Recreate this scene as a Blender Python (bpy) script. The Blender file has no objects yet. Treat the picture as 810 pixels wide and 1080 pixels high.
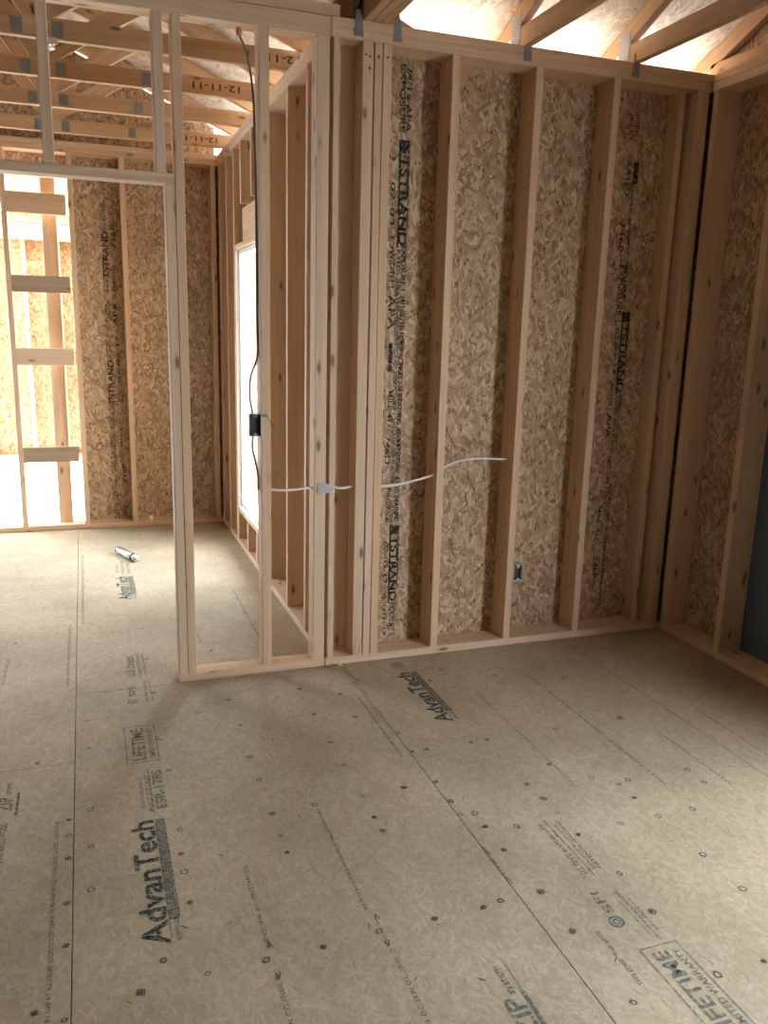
import bpy, bmesh, math, random
from mathutils import Vector, Matrix, Euler
random.seed(7)
SC = bpy.context.scene
COL = SC.collection

# ------------------------------------------------------------------ camera
cam_d = bpy.data.cameras.new('camera'); cam = bpy.data.objects.new('camera', cam_d); COL.objects.link(cam)
cam_d.sensor_fit = 'HORIZONTAL'; cam_d.sensor_width = 36.0; cam_d.lens = 874.6 * 36 / 810
cam_d.clip_start = 0.05; cam_d.clip_end = 200
yaw, pitch, roll = 0.34675, -0.21884, 0.02596
fw = Vector((math.sin(yaw)*math.cos(pitch), math.cos(yaw)*math.cos(pitch), math.sin(pitch)))
rt = Vector((math.cos(yaw), -math.sin(yaw), 0)); up = rt.cross(fw)
r2 = rt*math.cos(roll) + up*math.sin(roll); u2 = -rt*math.sin(roll) + up*math.cos(roll)
M = Matrix((r2, u2, -fw)).transposed().to_4x4(); M.translation = Vector((-.9155, -3.5869, 1.5905))
cam.matrix_world = M
SC.camera = cam

# ------------------------------------------------------------------ world, light, exposure
EXPOSURE = 0.3
SKY = 19.0
w = bpy.data.worlds.new('overcast_sky'); SC.world = w; w.use_nodes = True
bg = w.node_tree.nodes['Background']; bg.inputs[0].default_value = (0.84, 0.92, 1.0, 1); bg.inputs[1].default_value = SKY
SC.view_settings.view_transform = 'Standard'; SC.view_settings.look = 'None'
SC.view_settings.exposure = EXPOSURE; SC.view_settings.gamma = 1; SC.view_settings.use_curve_mapping = False
SC.cycles.use_denoising = True
SC.cycles.max_bounces = 10; SC.cycles.diffuse_bounces = 8
SC.cycles.sample_clamp_indirect = 12

def portal(name, loc, rot, sx, sy):
    d = bpy.data.lights.new(name, 'AREA'); d.shape = 'RECTANGLE'; d.size = sx; d.size_y = sy
    d.cycles.is_portal = True
    o = bpy.data.objects.new(name, d); COL.objects.link(o); o.location = loc; o.rotation_euler = rot
P = math.pi
portal('daylight_portal_side_window', (.30, 1.87, 1.18), (0, P/2, 0), 1.9, .98)
portal('daylight_portal_right', (2.25, -2.6, 1.2), (0, P/2, 0), 1.8, 1.3)
portal('daylight_portal_porch', (-1.64, 3.3, 1.3), (-P/2, 0, 0), 1.35, 2.5)
portal('daylight_portal_eave', (1.2, .66, 2.75), (P, 0, 0), 3.2, .5)

# ------------------------------------------------------------------ node helpers
def mat(name):
    m = bpy.data.materials.new(name); m.use_nodes = True
    nt = m.node_tree; b = nt.nodes['Principled BSDF']
    return m, nt, b
def N(nt, t, **kw):
    n = nt.nodes.new(t)
    for k, v in kw.items(): setattr(n, k, v)
    return n
def L(nt, a, b): nt.links.new(a, b)
def math_(nt, op, a, b=None, clamp=False):
    n = N(nt, 'ShaderNodeMath', operation=op, use_clamp=clamp)
    for i, v in enumerate((a, b)):
        if v is None: continue
        if isinstance(v, (int, float)): n.inputs[i].default_value = v
        else: L(nt, v, n.inputs[i])
    return n.outputs[0]
def ramp(nt, fac, stops, interp='LINEAR'):
    n = N(nt, 'ShaderNodeValToRGB'); n.color_ramp.interpolation = interp
    e = n.color_ramp.elements
    while len(e) < len(stops): e.new(0.5)
    for i, (p, c) in enumerate(stops):
        e[i].position = p; e[i].color = (c[0], c[1], c[2], 1)
    L(nt, fac, n.inputs[0]); return n.outputs[0]
def mix(nt, fac, a, b, bt='MIX'):
    n = N(nt, 'ShaderNodeMix', data_type='RGBA', blend_type=bt)
    if isinstance(fac, (int, float)): n.inputs[0].default_value = fac
    else: L(nt, fac, n.inputs[0])
    for i, v in ((6, a), (7, b)):
        if isinstance(v, tuple): n.inputs[i].default_value = (v[0], v[1], v[2], 1)
        else: L(nt, v, n.inputs[i])
    return n.outputs[2]

def osb(name, axes, stops, size=1.0, fleck=0.5, stain=0.2, rough=.75, bump=.25):
    """oriented strand board: overlapping strands in several directions. axes: which world axes span the board"""
    m, nt, b = mat(name)
    g = N(nt, 'ShaderNodeNewGeometry'); s = N(nt, 'ShaderNodeSeparateXYZ'); L(nt, g.outputs['Position'], s.inputs[0])
    c = N(nt, 'ShaderNodeCombineXYZ')
    L(nt, s.outputs[axes[0]], c.inputs[0]); L(nt, s.outputs[axes[1]], c.inputs[1])
    nz = N(nt, 'ShaderNodeTexNoise'); nz.inputs['Scale'].default_value = 7; nz.inputs['Detail'].default_value = 2
    L(nt, c.outputs[0], nz.inputs['Vector'])
    dv = N(nt, 'ShaderNodeVectorMath', operation='MULTIPLY_ADD'); L(nt, nz.outputs['Color'], dv.inputs[0])
    dv.inputs[1].default_value = (.02, .02, 0); L(nt, c.outputs[0], dv.inputs[2])
    val = None; fl = None
    for k, ang in enumerate((92, 60, 118, 78, 25, 145)):
        mp = N(nt, 'ShaderNodeMapping', vector_type='POINT'); mp.inputs['Rotation'].default_value = (0, 0, math.radians(ang))
        mp.inputs['Location'].default_value = (k*3.7, k*1.9, 0)
        L(nt, dv.outputs[0], mp.inputs['Vector'])
        sc = N(nt, 'ShaderNodeVectorMath', operation='MULTIPLY'); L(nt, mp.outputs[0], sc.inputs[0])
        sc.inputs[1].default_value = (15/size, 62/size, 0)
        v = N(nt, 'ShaderNodeTexVoronoi', voronoi_dimensions='2D', feature='F1'); v.inputs['Scale'].default_value = 1
        L(nt, sc.outputs[0], v.inputs['Vector'])
        sp = N(nt, 'ShaderNodeSeparateColor'); L(nt, v.outputs['Color'], sp.inputs[0])
        # each strand is rounded off towards its edge, so strands below show through
        pr = math_(nt, 'SUBTRACT', sp.outputs[0], math_(nt, 'MULTIPLY', v.outputs['Distance'], .45))
        sh = sp.outputs[1]
        if val is None: best, val, dist = pr, sh, v.outputs['Distance']
        else:
            gt = math_(nt, 'GREATER_THAN', pr, best)
            def pick(a, b_):
                n = N(nt, 'ShaderNodeMix', data_type='FLOAT'); L(nt, gt, n.inputs[0]); L(nt, a, n.inputs[2]); L(nt, b_, n.inputs[3]); return n.outputs[0]
            nb = math_(nt, 'MAXIMUM', pr, best)
            val = pick(val, sh); dist = pick(dist, v.outputs['Distance']); best = nb
    fn = N(nt, 'ShaderNodeTexNoise'); fn.inputs['Scale'].default_value = 120; fn.inputs['Detail'].default_value = 3
    L(nt, c.outputs[0], fn.inputs['Vector'])
    t = math_(nt, 'ADD', math_(nt, 'MULTIPLY', val, .8), math_(nt, 'MULTIPLY', fn.outputs[0], .25))
    colr = ramp(nt, t, stops)
    edge = ramp(nt, dist, [(0.0, (1, 1, 1)), (.45, (.97, .97, .97)), (.8, (.62, .56, .5))])
    colr = mix(nt, fleck, colr, mix(nt, 1.0, colr, edge, 'MULTIPLY'))
    # occasional dark bark specks
    v2 = N(nt, 'ShaderNodeTexVoronoi', voronoi_dimensions='2D'); v2.inputs['Scale'].default_value = 1
    s2 = N(nt, 'ShaderNodeVectorMath', operation='MULTIPLY'); L(nt, dv.outputs[0], s2.inputs[0]); s2.inputs[1].default_value = (48/size, 30/size, 0)
    L(nt, s2.outputs[0], v2.inputs['Vector'])
    sp2 = N(nt, 'ShaderNodeSeparateColor'); L(nt, v2.outputs['Color'], sp2.inputs[0])
    spk = math_(nt, 'MULTIPLY', math_(nt, 'GREATER_THAN', sp2.outputs[0], .955), math_(nt, 'LESS_THAN', v2.outputs['Distance'], .33))
    colr = mix(nt, math_(nt, 'MULTIPLY', spk, fleck*1.1, True), colr, (.10, .06, .035))
    # broad uneven tone of the board itself
    n3 = N(nt, 'ShaderNodeTexNoise'); n3.inputs['Scale'].default_value = 1.7; n3.inputs['Detail'].default_value = 4
    L(nt, g.outputs['Position'], n3.inputs['Vector'])
    br = ramp(nt, n3.outputs[0], [(.3, (1-stain, 1-stain*1.05, 1-stain*1.15)), (.65, (1, 1, 1))])
    colr = mix(nt, 1.0, colr, br, 'MULTIPLY')
    L(nt, colr, b.inputs['Base Color']); b.inputs['Roughness'].default_value = rough
    b.inputs['Specular IOR Level'].default_value = .3
    bp = N(nt, 'ShaderNodeBump'); bp.inputs['Strength'].default_value = bump; bp.inputs['Distance'].default_value = .002
    L(nt, t, bp.inputs['Height']); L(nt, bp.outputs[0], b.inputs['Normal'])
    return m

TAN = [(0.0, (.20, .115, .06)), (.22, (.37, .24, .14)), (.55, (.52, .37, .235)), (.85, (.66, .50, .34)), (1.0, (.82, .68, .50))]
M_OSB_XZ = osb('osb_sheathing_facing_room', (0, 2), TAN, .85, .7, .15)
M_OSB_YZ = osb('osb_sheathing_side', (1, 2), TAN, .85, .7, .15)
M_OSB_ROOF = osb('osb_roof_sheathing', (0, 1), [(0.0, (.45, .33, .22)), (.3, (.60, .47, .34)), (1.0, (.80, .69, .54))], 1.2, .3, .08)
FLR = [(0.0, (.36, .29, .19)), (.3, (.42, .345, .235)), (.6, (.45, .375, .262)), (1.0, (.52, .445, .325))]
M_FLOOR = osb('subfloor_board', (0, 1), FLR, .5, .16, .28, .6, .12)

def wood(name, c_lo, c_hi, warm):
    m, nt, b = mat(name)
    tc = N(nt, 'ShaderNodeTexCoord'); oi = N(nt, 'ShaderNodeObjectInfo')
    off = N(nt, 'ShaderNodeVectorMath', operation='MULTIPLY_ADD')
    L(nt, oi.outputs['Random'], off.inputs[0]); off.inputs[1].default_value = (7, 13, 29); L(nt, tc.outputs['Object'], off.inputs[2])
    s = N(nt, 'ShaderNodeVectorMath', operation='MULTIPLY'); L(nt, off.outputs[0], s.inputs[0]); s.inputs[1].default_value = (26, 26, .9)
    n1 = N(nt, 'ShaderNodeTexNoise'); n1.inputs['Scale'].default_value = 1; n1.inputs['Detail'].default_value = 4; n1.inputs['Distortion'].default_value = .6
    L(nt, s.outputs[0], n1.inputs['Vector'])
    s2 = N(nt, 'ShaderNodeVectorMath', operation='MULTIPLY'); L(nt, off.outputs[0], s2.inputs[0]); s2.inputs[1].default_value = (160, 160, 5)
    n2 = N(nt, 'ShaderNodeTexNoise'); n2.inputs['Scale'].default_value = 1; n2.inputs['Detail'].default_value = 2
    L(nt, s2.outputs[0], n2.inputs['Vector'])
    t = math_(nt, 'ADD', math_(nt, 'MULTIPLY', n1.outputs[0], .75), math_(nt, 'MULTIPLY', n2.outputs[0], .25))
    c = ramp(nt, t, [(.3, c_lo), (.5, tuple((a+b_)/2 for a, b_ in zip(c_lo, c_hi))), (.68, c_hi)])
    c = mix(nt, math_(nt, 'MULTIPLY', oi.outputs['Random'], .55), c, mix(nt, 1.0, c, warm, 'MULTIPLY'))
    # knots
    s3 = N(nt, 'ShaderNodeVectorMath', operation='MULTIPLY'); L(nt, off.outputs[0], s3.inputs[0]); s3.inputs[1].default_value = (15, 15, 5.5)
    v = N(nt, 'ShaderNodeTexVoronoi'); v.inputs['Scale'].default_value = 1; L(nt, s3.outputs[0], v.inputs['Vector'])
    sp = N(nt, 'ShaderNodeSeparateColor'); L(nt, v.outputs['Color'], sp.inputs[0])
    on = math_(nt, 'GREATER_THAN', sp.outputs[0], .5)
    k = ramp(nt, v.outputs['Distance'], [(0.0, (1, 1, 1)), (.11, (.9, .9, .9)), (.16, (.25, .25, .25)), (.26, (0, 0, 0))])
    c = mix(nt, math_(nt, 'MULTIPLY', math_(nt, 'MULTIPLY', k, on), .85), c, (.14, .065, .03))
    L(nt, c, b.inputs['Base Color']); b.inputs['Roughness'].default_value = .62; b.inputs['Specular IOR Level'].default_value = .3
    bp = N(nt, 'ShaderNodeBump'); bp.inputs['Strength'].default_value = .15; bp.inputs['Distance'].default_value = .001
    L(nt, t, bp.inputs['Height']); L(nt, bp.outputs[0], b.inputs['Normal'])
    return m
M_WOOD = wood('spruce_lumber', (.59, .41, .265), (.73, .565, .41), (1.0, .86, .72))
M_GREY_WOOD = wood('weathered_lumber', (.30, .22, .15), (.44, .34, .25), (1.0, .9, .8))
M_TRUSS = wood('truss_lumber', (.46, .29, .16), (.60, .42, .26), (1.0, .88, .76))

def simple(name, col, rough=.5, metal=0.0):
    m, nt, b = mat(name)
    n = N(nt, 'ShaderNodeTexNoise'); n.inputs['Scale'].default_value = 35; n.inputs['Detail'].default_value = 3
    lo = tuple(x*.86 for x in col)
    c = ramp(nt, n.outputs[0], [(.35, lo), (.65, col)])
    L(nt, c, b.inputs['Base Color']); b.inputs['Roughness'].default_value = rough; b.inputs['Metallic'].default_value = metal
    return m
M_GALV = simple('galvanised_steel', (.30, .31, .31), .6, .6)
M_BOXM = simple('zinc_plated_box_steel', (.62, .63, .64), .45, .3)
M_GUSSET = simple('truss_gusset_steel', (.42, .43, .44), .6, .5)
M_BRIGHT = simple('bright_metal_foil', (.75, .76, .80), .25, .9)
M_VINYL = simple('white_vinyl', (.85, .86, .86), .35)
M_CABLEW = simple('white_cable_jacket', (.82, .80, .76), .45)
M_CABLEG = simple('grey_cable_jacket', (.22, .21, .21), .45)
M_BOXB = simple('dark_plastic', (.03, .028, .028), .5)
M_RED = simple('red_staple_plastic', (.75, .28, .2), .5)
M_DARKWALL = simple('dark_low_bounce_wall', (.10, .08, .065), .9)  # dark tone put on the unseen left and rear walls to cut bounced light
M_GROUND = simple('pale_snowy_ground', (.82, .82, .82), .9)
M_SHAVE = simple('fresh_wood_shaving', (.88, .72, .55), .7)
M_LABEL = simple('white_paper_label', (.82, .83, .86), .7)
M_GAP = simple('dark_joint_filler', (.05, .042, .034), .9)
M_BLUESHEET = simple('blue_tinted_sheet', (.10, .14, .19), .8)
def ink(name, col, fade, cut):
    m, nt, b = mat(name)
    b.inputs['Base Color'].default_value = (*col, 1); b.inputs['Roughness'].default_value = .8
    g = N(nt, 'ShaderNodeNewGeometry')
    n = N(nt, 'ShaderNodeTexNoise'); n.inputs['Scale'].default_value = 110; n.inputs['Detail'].default_value = 4
    L(nt, g.outputs['Position'], n.inputs['Vector'])
    a = ramp(nt, n.outputs[0], [(cut-.08, (fade*.25,)*3), (cut+.08, (fade,)*3)])
    L(nt, a, b.inputs['Alpha']); return m
INK_WALL = ink('black_stencil_ink', (.012, .013, .018), .93, .42)
INK_FLOOR = ink('green_grey_stencil_ink', (.075, .105, .10), .72, .46)
INK_DARK = ink('dark_nail_mark_ink', (.05, .045, .04), .85, .38)
INK_FAINT = ink('faded_floor_ink', (.07, .08, .075), .75, .44)
INK_BLUE = ink('blue_green_emblem_ink', (.02, .10, .14), .8, .42)
INK_BROWN = ink('brown_truss_ink', (.10, .035, .02), .9, .38)

# ------------------------------------------------------------------ object helpers
def props(o, label=None, cat=None, group=None, kind=None):
    if label: o['label'] = label
    if cat: o['category'] = cat
    if group: o['group'] = group
    if kind: o['kind'] = kind
    return o
def link(name, bm, m, parent=None):
    me = bpy.data.meshes.new(name); bm.normal_update(); bm.to_mesh(me); bm.free()
    if m: me.materials.append(m)
    o = bpy.data.objects.new(name, me); COL.objects.link(o)
    if parent: o.parent = parent
    return o
def bx(bm, x0, x1, y0, y1, z0, z1, bev=0.0):
    vs = [bm.verts.new(c) for c in ((x0,y0,z0),(x1,y0,z0),(x1,y1,z0),(x0,y1,z0),(x0,y0,z1),(x1,y0,z1),(x1,y1,z1),(x0,y1,z1))]
    fs = [bm.faces.new([vs[i] for i in f]) for f in ((3,2,1,0),(4,5,6,7),(0,1,5,4),(1,2,6,5),(2,3,7,6),(3,0,4,7))]
    if bev:
        es = {e for f in fs for e in f.edges}
        bmesh.ops.bevel(bm, geom=list(es), offset=bev, segments=2, affect='EDGES', profile=.6)
    return vs
def empty(name, loc, rz=0):
    o = bpy.data.objects.new(name, None); COL.objects.link(o); o.location = loc; o.rotation_euler = (0, 0, rz); o.empty_display_size = .05
    return o
def place(parent, o):   # keep world coordinates of a part under a moved parent
    o.parent = parent; o.matrix_parent_inverse = (Matrix.Translation(parent.location) @ Euler(parent.rotation_euler).to_matrix().to_4x4()).inverted()
    return o
def board_mesh(w_, d_, l_, bev=.003, bow=.0018):
    bm = bmesh.new(); n = max(1, min(8, int(l_/.3)))
    rings = []
    ph = random.random()*6; a1 = random.uniform(-bow, bow); a2 = random.uniform(-bow, bow)
    c = bev
    prof = [(-w_/2+c, -d_/2), (w_/2-c, -d_/2), (w_/2, -d_/2+c), (w_/2, d_/2-c), (w_/2-c, d_/2), (-w_/2+c, d_/2), (-w_/2, d_/2-c), (-w_/2, -d_/2+c)]
    for i in range(n+1):
        t = i/n; k = math.sin(P*t)
        rings.append([bm.verts.new((x+a1*k, y+a2*k, l_*t)) for x, y in prof])
    for a, b_ in zip(rings, rings[1:]):
        for j in range(8): bm.faces.new((a[j], a[(j+1) % 8], b_[(j+1) % 8], b_[j]))
    bm.faces.new(list(reversed(rings[0]))); bm.faces.new(rings[-1])
    return bm
def lumber(name, x0, x1, y0, y1, z0, z1, label=None, cat='stud', group=None, m=None, parent=None, bev=.0025, bow=.0018, kind=None):
    """a sawn board; its long side runs along its own Z so that the grain follows it"""
    dx, dy, dz = x1-x0, y1-y0, z1-z0; cx, cy, cz = (x0+x1)/2, (y0+y1)/2, (z0+z1)/2
    if dz >= dx and dz >= dy: bm = board_mesh(dx, dy, dz, bev, bow); loc, rot = (cx, cy, z0), (0, 0, 0)
    elif dx >= dy: bm = board_mesh(dz, dy, dx, bev, bow if dx < 1 else 0); loc, rot = (x0, cy, cz), (0, P/2, 0)
    else: bm = board_mesh(dx, dz, dy, bev, bow if dy < 1 else 0); loc, rot = (cx, y0, cz), (-P/2, 0, 0)
    o = link(name, bm, m or M_WOOD); o.location = loc; o.rotation_euler = rot
    if parent: place(parent, o)
    else: props(o, label, cat, group, kind)
    return o
def beam(name, a, b_, w_, d_, m, parent, wdir=Vector((0, 1, 0))):
    """board from a to b; w_ across wdir, d_ the other way"""
    a, b_ = Vector(a), Vector(b_); z = (b_-a).normalized(); x = (wdir - z*wdir.dot(z)).normalized(); y = z.cross(x)
    o = link(name, board_mesh(w_, d_, (b_-a).length, .0025, 0), m)
    R = Matrix((x, y, z)).transposed().to_4x4(); R.translation = a
    o.matrix_basis = R; place(parent, o)
    return o
def tube_obj(name, pts, r, m, parent=None, res=10, segs=8):
    P3 = [Vector(p) for p in pts]; path = []
    for i in range(len(P3)-1):
        p0 = P3[max(i-1, 0)]; p1 = P3[i]; p2 = P3[i+1]; p3 = P3[min(i+2, len(P3)-1)]
        for k in range(segs):
            t = k/segs
            path.append(.5*((2*p1)+(-p0+p2)*t+(2*p0-5*p1+4*p2-p3)*t*t+(-p0+3*p1-3*p2+p3)*t**3))
    path.append(P3[-1]); bm = bmesh.new(); prev = None; up_ = Vector((0, 0, 1)); first = None
    for i, p in enumerate(path):
        d = (path[min(i+1, len(path)-1)] - path[max(i-1, 0)]).normalized()
        if i == 0:
            s = d.cross(Vector((.3, .5, .81))).normalized()
        else: s = (s - d*s.dot(d)).normalized()
        t = d.cross(s)
        ring = [bm.verts.new(p + r*(math.cos(2*P*j/res)*s + math.sin(2*P*j/res)*t)) for j in range(res)]
        if prev:
            for j in range(res): bm.faces.new((prev[j], prev[(j+1) % res], ring[(j+1) % res], ring[j]))
        else: bm.faces.new(list(reversed(ring)))
        prev = ring
    bm.faces.new(prev)
    for f in bm.faces: f.smooth = True
    o = link(name, bm, m)
    if parent: place(parent, o)
    return o
def lathe(prof, axis_to=None, n=24):
    bm = bmesh.new(); rings = []
    for r, z in prof:
        rings.append([bm.verts.new((r*math.cos(2*P*j/n), r*math.sin(2*P*j/n), z)) for j in range(n)])
    for a, b_ in zip(rings, rings[1:]):
        for j in range(n): bm.faces.new((a[j], a[(j+1) % n], b_[(j+1) % n], b_[j]))
    bm.faces.new(list(reversed(rings[0]))); bm.faces.new(rings[-1])
    for f in bm.faces: f.smooth = len(f.verts) == 4
    return bm

def lettering(parent, m, items, name='printed_lettering'):
    """items: (text, origin, u, v, width, height): the words start at origin, run along u over `width`, stand along v over `height`;
       text None = filled bar, '[]' = outlined box"""
    bm = bmesh.new()
    for body, org, u, v, W, H in items:
        org, u, v = Vector(org), Vector(u), Vector(v); n = u.cross(v)
        def q(x, y): return org + u*x + v*y + n*.0012
        def quad(x0, y0, x1, y1):
            vs = [bm.verts.new(q(*p)) for p in ((x0, y0), (x1, y0), (x1, y1), (x0, y1))]; bm.faces.new(vs)
        if body is None: quad(0, 0, W, H); continue
        if body == '[]':
            t = min(.0035, H*.16); quad(0, 0, W, t); quad(0, H-t, W, H); quad(0, t, t, H-t); quad(W-t, t, W, H-t); continue
        cu = bpy.data.curves.new('t', 'FONT'); cu.body = body; cu.resolution_u = 3; cu.offset = .018
        o = bpy.data.objects.new('t', cu); COL.objects.link(o)
        dg = bpy.context.evaluated_depsgraph_get(); me = bpy.data.meshes.new_from_object(o.evaluated_get(dg))
        xs = [c.co.x for c in me.vertices]; ys = [c.co.y for c in me.vertices]
        x0, x1, y0, y1 = min(xs), max(xs), min(ys), max(ys)
        vs = [bm.verts.new(q((c.co.x-x0)/(x1-x0)*W, (c.co.y-y0)/(y1-y0)*H)) for c in me.vertices]
        for f in me.polygons:
            try: bm.faces.new([vs[i] for i in f.vertices])
            except ValueError: pass
        bpy.data.objects.remove(o); bpy.data.meshes.remove(me); bpy.data.curves.remove(cu)
    o = link(name, bm, m); place(parent, o); return o
X_, Y_, Z_ = Vector((1, 0, 0)), Vector((0, 1, 0)), Vector((0, 0, 1))

# ------------------------------------------------------------------ dimensions
H = 2.82; TP = H-.076; BP = .038; XC = 2.014; XP = .10; D6 = .14
YF = 3.10

# ------------------------------------------------------------------ ground and floor
bm = bmesh.new(); bmesh.ops.create_grid(bm, x_segments=2, y_segments=2, size=30)
for v in bm.verts: v.co.z = -.55
props(link('ground', bm, M_GROUND), kind='structure')

bm = bmesh.new()
bx(bm, -4.5, XC+D6, -8.54, 0.0, -.30, -.0225); bx(bm, -4.5, XP+D6, 0.0, YF+D6, -.30, -.0225)
g = .0013
XS = [-4.48, -2.23, -1.02, .19, 1.40, XC+D6]
YJ = {0: [-8.54, -3.2, -.76, 1.68, YF+D6], 1: [-8.54, -3.04, -.60, 1.84, YF+D6], 2: [-8.54, -4.88, -2.44, -.004, 2.44, YF+D6], 3: [-8.54, -3.66, .0], 4: [-8.54, -4.88, -2.44, .0]}
for i in range(5):
    ys = YJ[i]
    for a, b_ in zip(ys, ys[1:]):
        x0, x1 = XS[i], XS[i+1]
        bx(bm, x0+g, x1-g, a+g, b_-g, -.022, 0, .0012)
bx(bm, .19+g, XP+D6, .0, YF+D6, -.022, 0)
bx(bm, .19, XC+D6, 0, D6+.011, -.30, -.0001)
floor = props(link('floor', bm, M_FLOOR), kind='structure')

# floor printing: reads towards the far wall, tops of the letters to the left
mX = -X_
def fl(t, x, y, W, Hh): return (t, (x, y, 0), Y_, mX, W, Hh)
advs = []
def advantech(x, y0, y1):
    Lg = y1-y0
    lettering(floor, INK_FLOOR, [fl('AdvanTech', x-.032, y0, Lg, .072), fl('AdvanTech', x-.034, y0+.002, Lg, .072)] +
              [fl(None, x+.001-k*.0075, y0+.09, Lg-.09, .0063) for k in range(4)], 'printed_lettering')
    lettering(floor, INK_FLOOR, [fl('SUBFLOOR', x-.004, y0+.005, .10, .014), fl(None, x-.028, y0+.02, Lg-.04, .003)])
advantech(-.742, -1.645, -1.06); advantech(.495, -.70, -.185); advantech(-.69, .98+.28, 1.73)
lettering(floor, INK_FLOOR, [
    ('[]', (-.722, -.675, 0), Y_, mX, .295, .118), fl('LIFETIME', -.768, -.655, .255, .048), fl('LIMITED WARRANTY', -.735, -.65, .24, .020),
    fl('ESR-1785', -.725, -1.0, .255, .036), fl(None, -.768, -1.02, .29, .004), fl('BUILT TO LAST', -.772, -1.01, .24, .014), fl('EXPOSURE 1', -.796, -.98, .19, .012),
    fl(None, -.765, .12, .26, .005), fl('U.S. Patent', -.775, .13, .24, .024), fl('PATENTS PENDING', -.735, .11, .27, .014), fl('TONGUE & GROOVE', -.715, .11, .27, .010),
    fl('SFI', -.775, -.09, .10, .028), fl('CERTIFIED SOURCING', -.725, -.16, .22, .012), fl('www.sfiprogram.org', -.705, -.16, .22, .009),
    fl('RATED', -.70, 1.80, .25, .02), fl('STURD-I-FLOOR', -.735, 1.80, .30, .02), fl('24 OC', -.77, 1.82, .20, .02), fl('23/32', -.72, 2.25, .2, .03)])
lettering(floor, INK_FLOOR, [
    ('[]', (.508, -2.37, 0), Y_, mX, .325, .118), fl('LIFETIME', .460, -2.35, .285, .046), fl('LIMITED WARRANTY', .494, -2.345, .275, .020),
    fl('U.S. Patent', .44, -1.73, .10, .026), fl('6,098,679', .44, -1.62, .16, .018), fl(None, .455, -1.745, .30, .004),
    fl('PATENTS PENDING', .497, -1.72, .26, .013), fl('TONGUE & GROOVE', .478, -1.72, .24, .010),
    fl('SFI', .418, -1.90, .09, .026), fl('CERTIFIED SOURCING', .478, -2.03, .21, .011), fl('www.sfiprogram.org', .462, -2.02, .19, .010), fl('SFI-00012', .492, -2.0, .14, .009)])
# round tree emblem beside the letters SFI
bm = bmesh.new()
for cx, cy, R in ((.398, -1.935, .022), (-.793, -.145, .02)):
    for r0, r1 in ((R*.78, R), (R*.3, R*.5)):
        n = 24; a = [bm.verts.new((cx+r0*math.cos(2*P*i/n), cy+r0*math.sin(2*P*i/n), .0013)) for i in range(n)]
        b_ = [bm.verts.new((cx+r1*math.cos(2*P*i/n), cy+r1*math.sin(2*P*i/n), .0013)) for i in range(n)]
        for i in range(n): bm.faces.new((a[i], b_[i], b_[(i+1) % n], a[(i+1) % n]))
place(floor, link('printed_emblem', bm, INK_BLUE))
# the board maker's mark at the bottom edge and at the left edge
lettering(floor, INK_FLOOR, [fl('ZIP', .016, -2.205, .12, .050), fl('system', .016, -2.075, .095, .026), fl(None, .034, -2.22, .145, .011), fl(None, .030, -2.075, .105, .003),
                             fl('ZIP', -1.215, -.87, .09, .045), fl(None, -1.195, -.90, .14, .009), fl('system', -1.22, -.77, .08, .022), fl('ENGINEERED WOOD', -1.22, -1.16, .22, .022)])
small = []
for x, y0, y1, t in ((-.24, -1.68, -1.16, 'SPACE AT SUBFLOOR 24 IN. O.C. JOISTS'), (-.225, -2.5, -1.84, 'O.C. 24 IN. O.C. STUDS'), (-.53, -1.72, -1.38, 'SPACE 24 IN. O.C.'), (-.53, -2.5, -1.84, 'O.C. 24 IN. O.C. STUDS'),
                     (.20, -1.70, -1.5, 'LEAVE 1/8 GAP'), (.155, -.92, -.35, 'THIS SIDE DOWN THIS SIDE DOWN'), (.33, -2.15, -1.95, 'THIS EDGE'),
                     (1.00, -1.38, -.36, 'NAIL 6 IN. O.C. PANEL EDGES NAIL 12 IN. O.C. SUPPORTS'), (.68, -1.30, -.47, '24 IN. O.C. SPACE JOISTS 16 IN. O.C.'),
                     (1.235, -1.45, -1.04, 'PANEL EDGES 12 IN. O.C.'), (1.53, -1.7, -.9, 'SPACING 24 IN. O.C. JOISTS SPACING'),
                     (-1.065, -1.9, -.98, 'LEAVE 1/8 IN. GAP AT ALL PANEL EDGES UNLESS'), (-1.05, .1, .9, 'LEAVE 1/8 IN. GAP AT ALL EDGES'), (-.985, .9, 2.3, 'SPACE 1/8 IN. AT ALL PANEL EDGES AND ENDS'),
                     (-.42, .45, 1.25, 'NAIL 6 IN. O.C.   12 IN.'), (-1.45, .8, 1.5, 'SIZED FOR SPACING'), (-.12, .35, 1.3, 'NAIL 12 IN. O.C. AT SUPPORTS'), (-1.32, .2, .5, '24 OC')):
    hgt = .0125; n_ = int((y1-y0)/(hgt*.72)); t = (t+'  ')*(1+n_//len(t))
    small.append(fl(t[:n_].strip(), x, y0, y1-y0, hgt))
lettering(floor, INK_FAINT, small)
lettering(floor, INK_DARK, [fl('>', -.222, -1.725, .022, .016), fl('<', -.226, -1.83, .022, .016), fl(None, -.233, -1.745, .02, .002), fl(None, -.233, -1.808, .02, .002), fl('>', -.524, -1.74, .022, .016), fl('<', -.524, -1.85, .022, .016)], 'printed_arrows')
# chalked seam-side dark lines and the stripe of a shallow saw line
lettering(floor, INK_DARK, [fl(None, .178, -.75, .70, .0022), fl(None, .415, -.13, .07, .004), fl(None, .43, -.13, .07, .004), fl(None, .445, -.13, .07, .004), fl(None, .46, -.13, .07, .004)], 'printed_lines')

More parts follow.
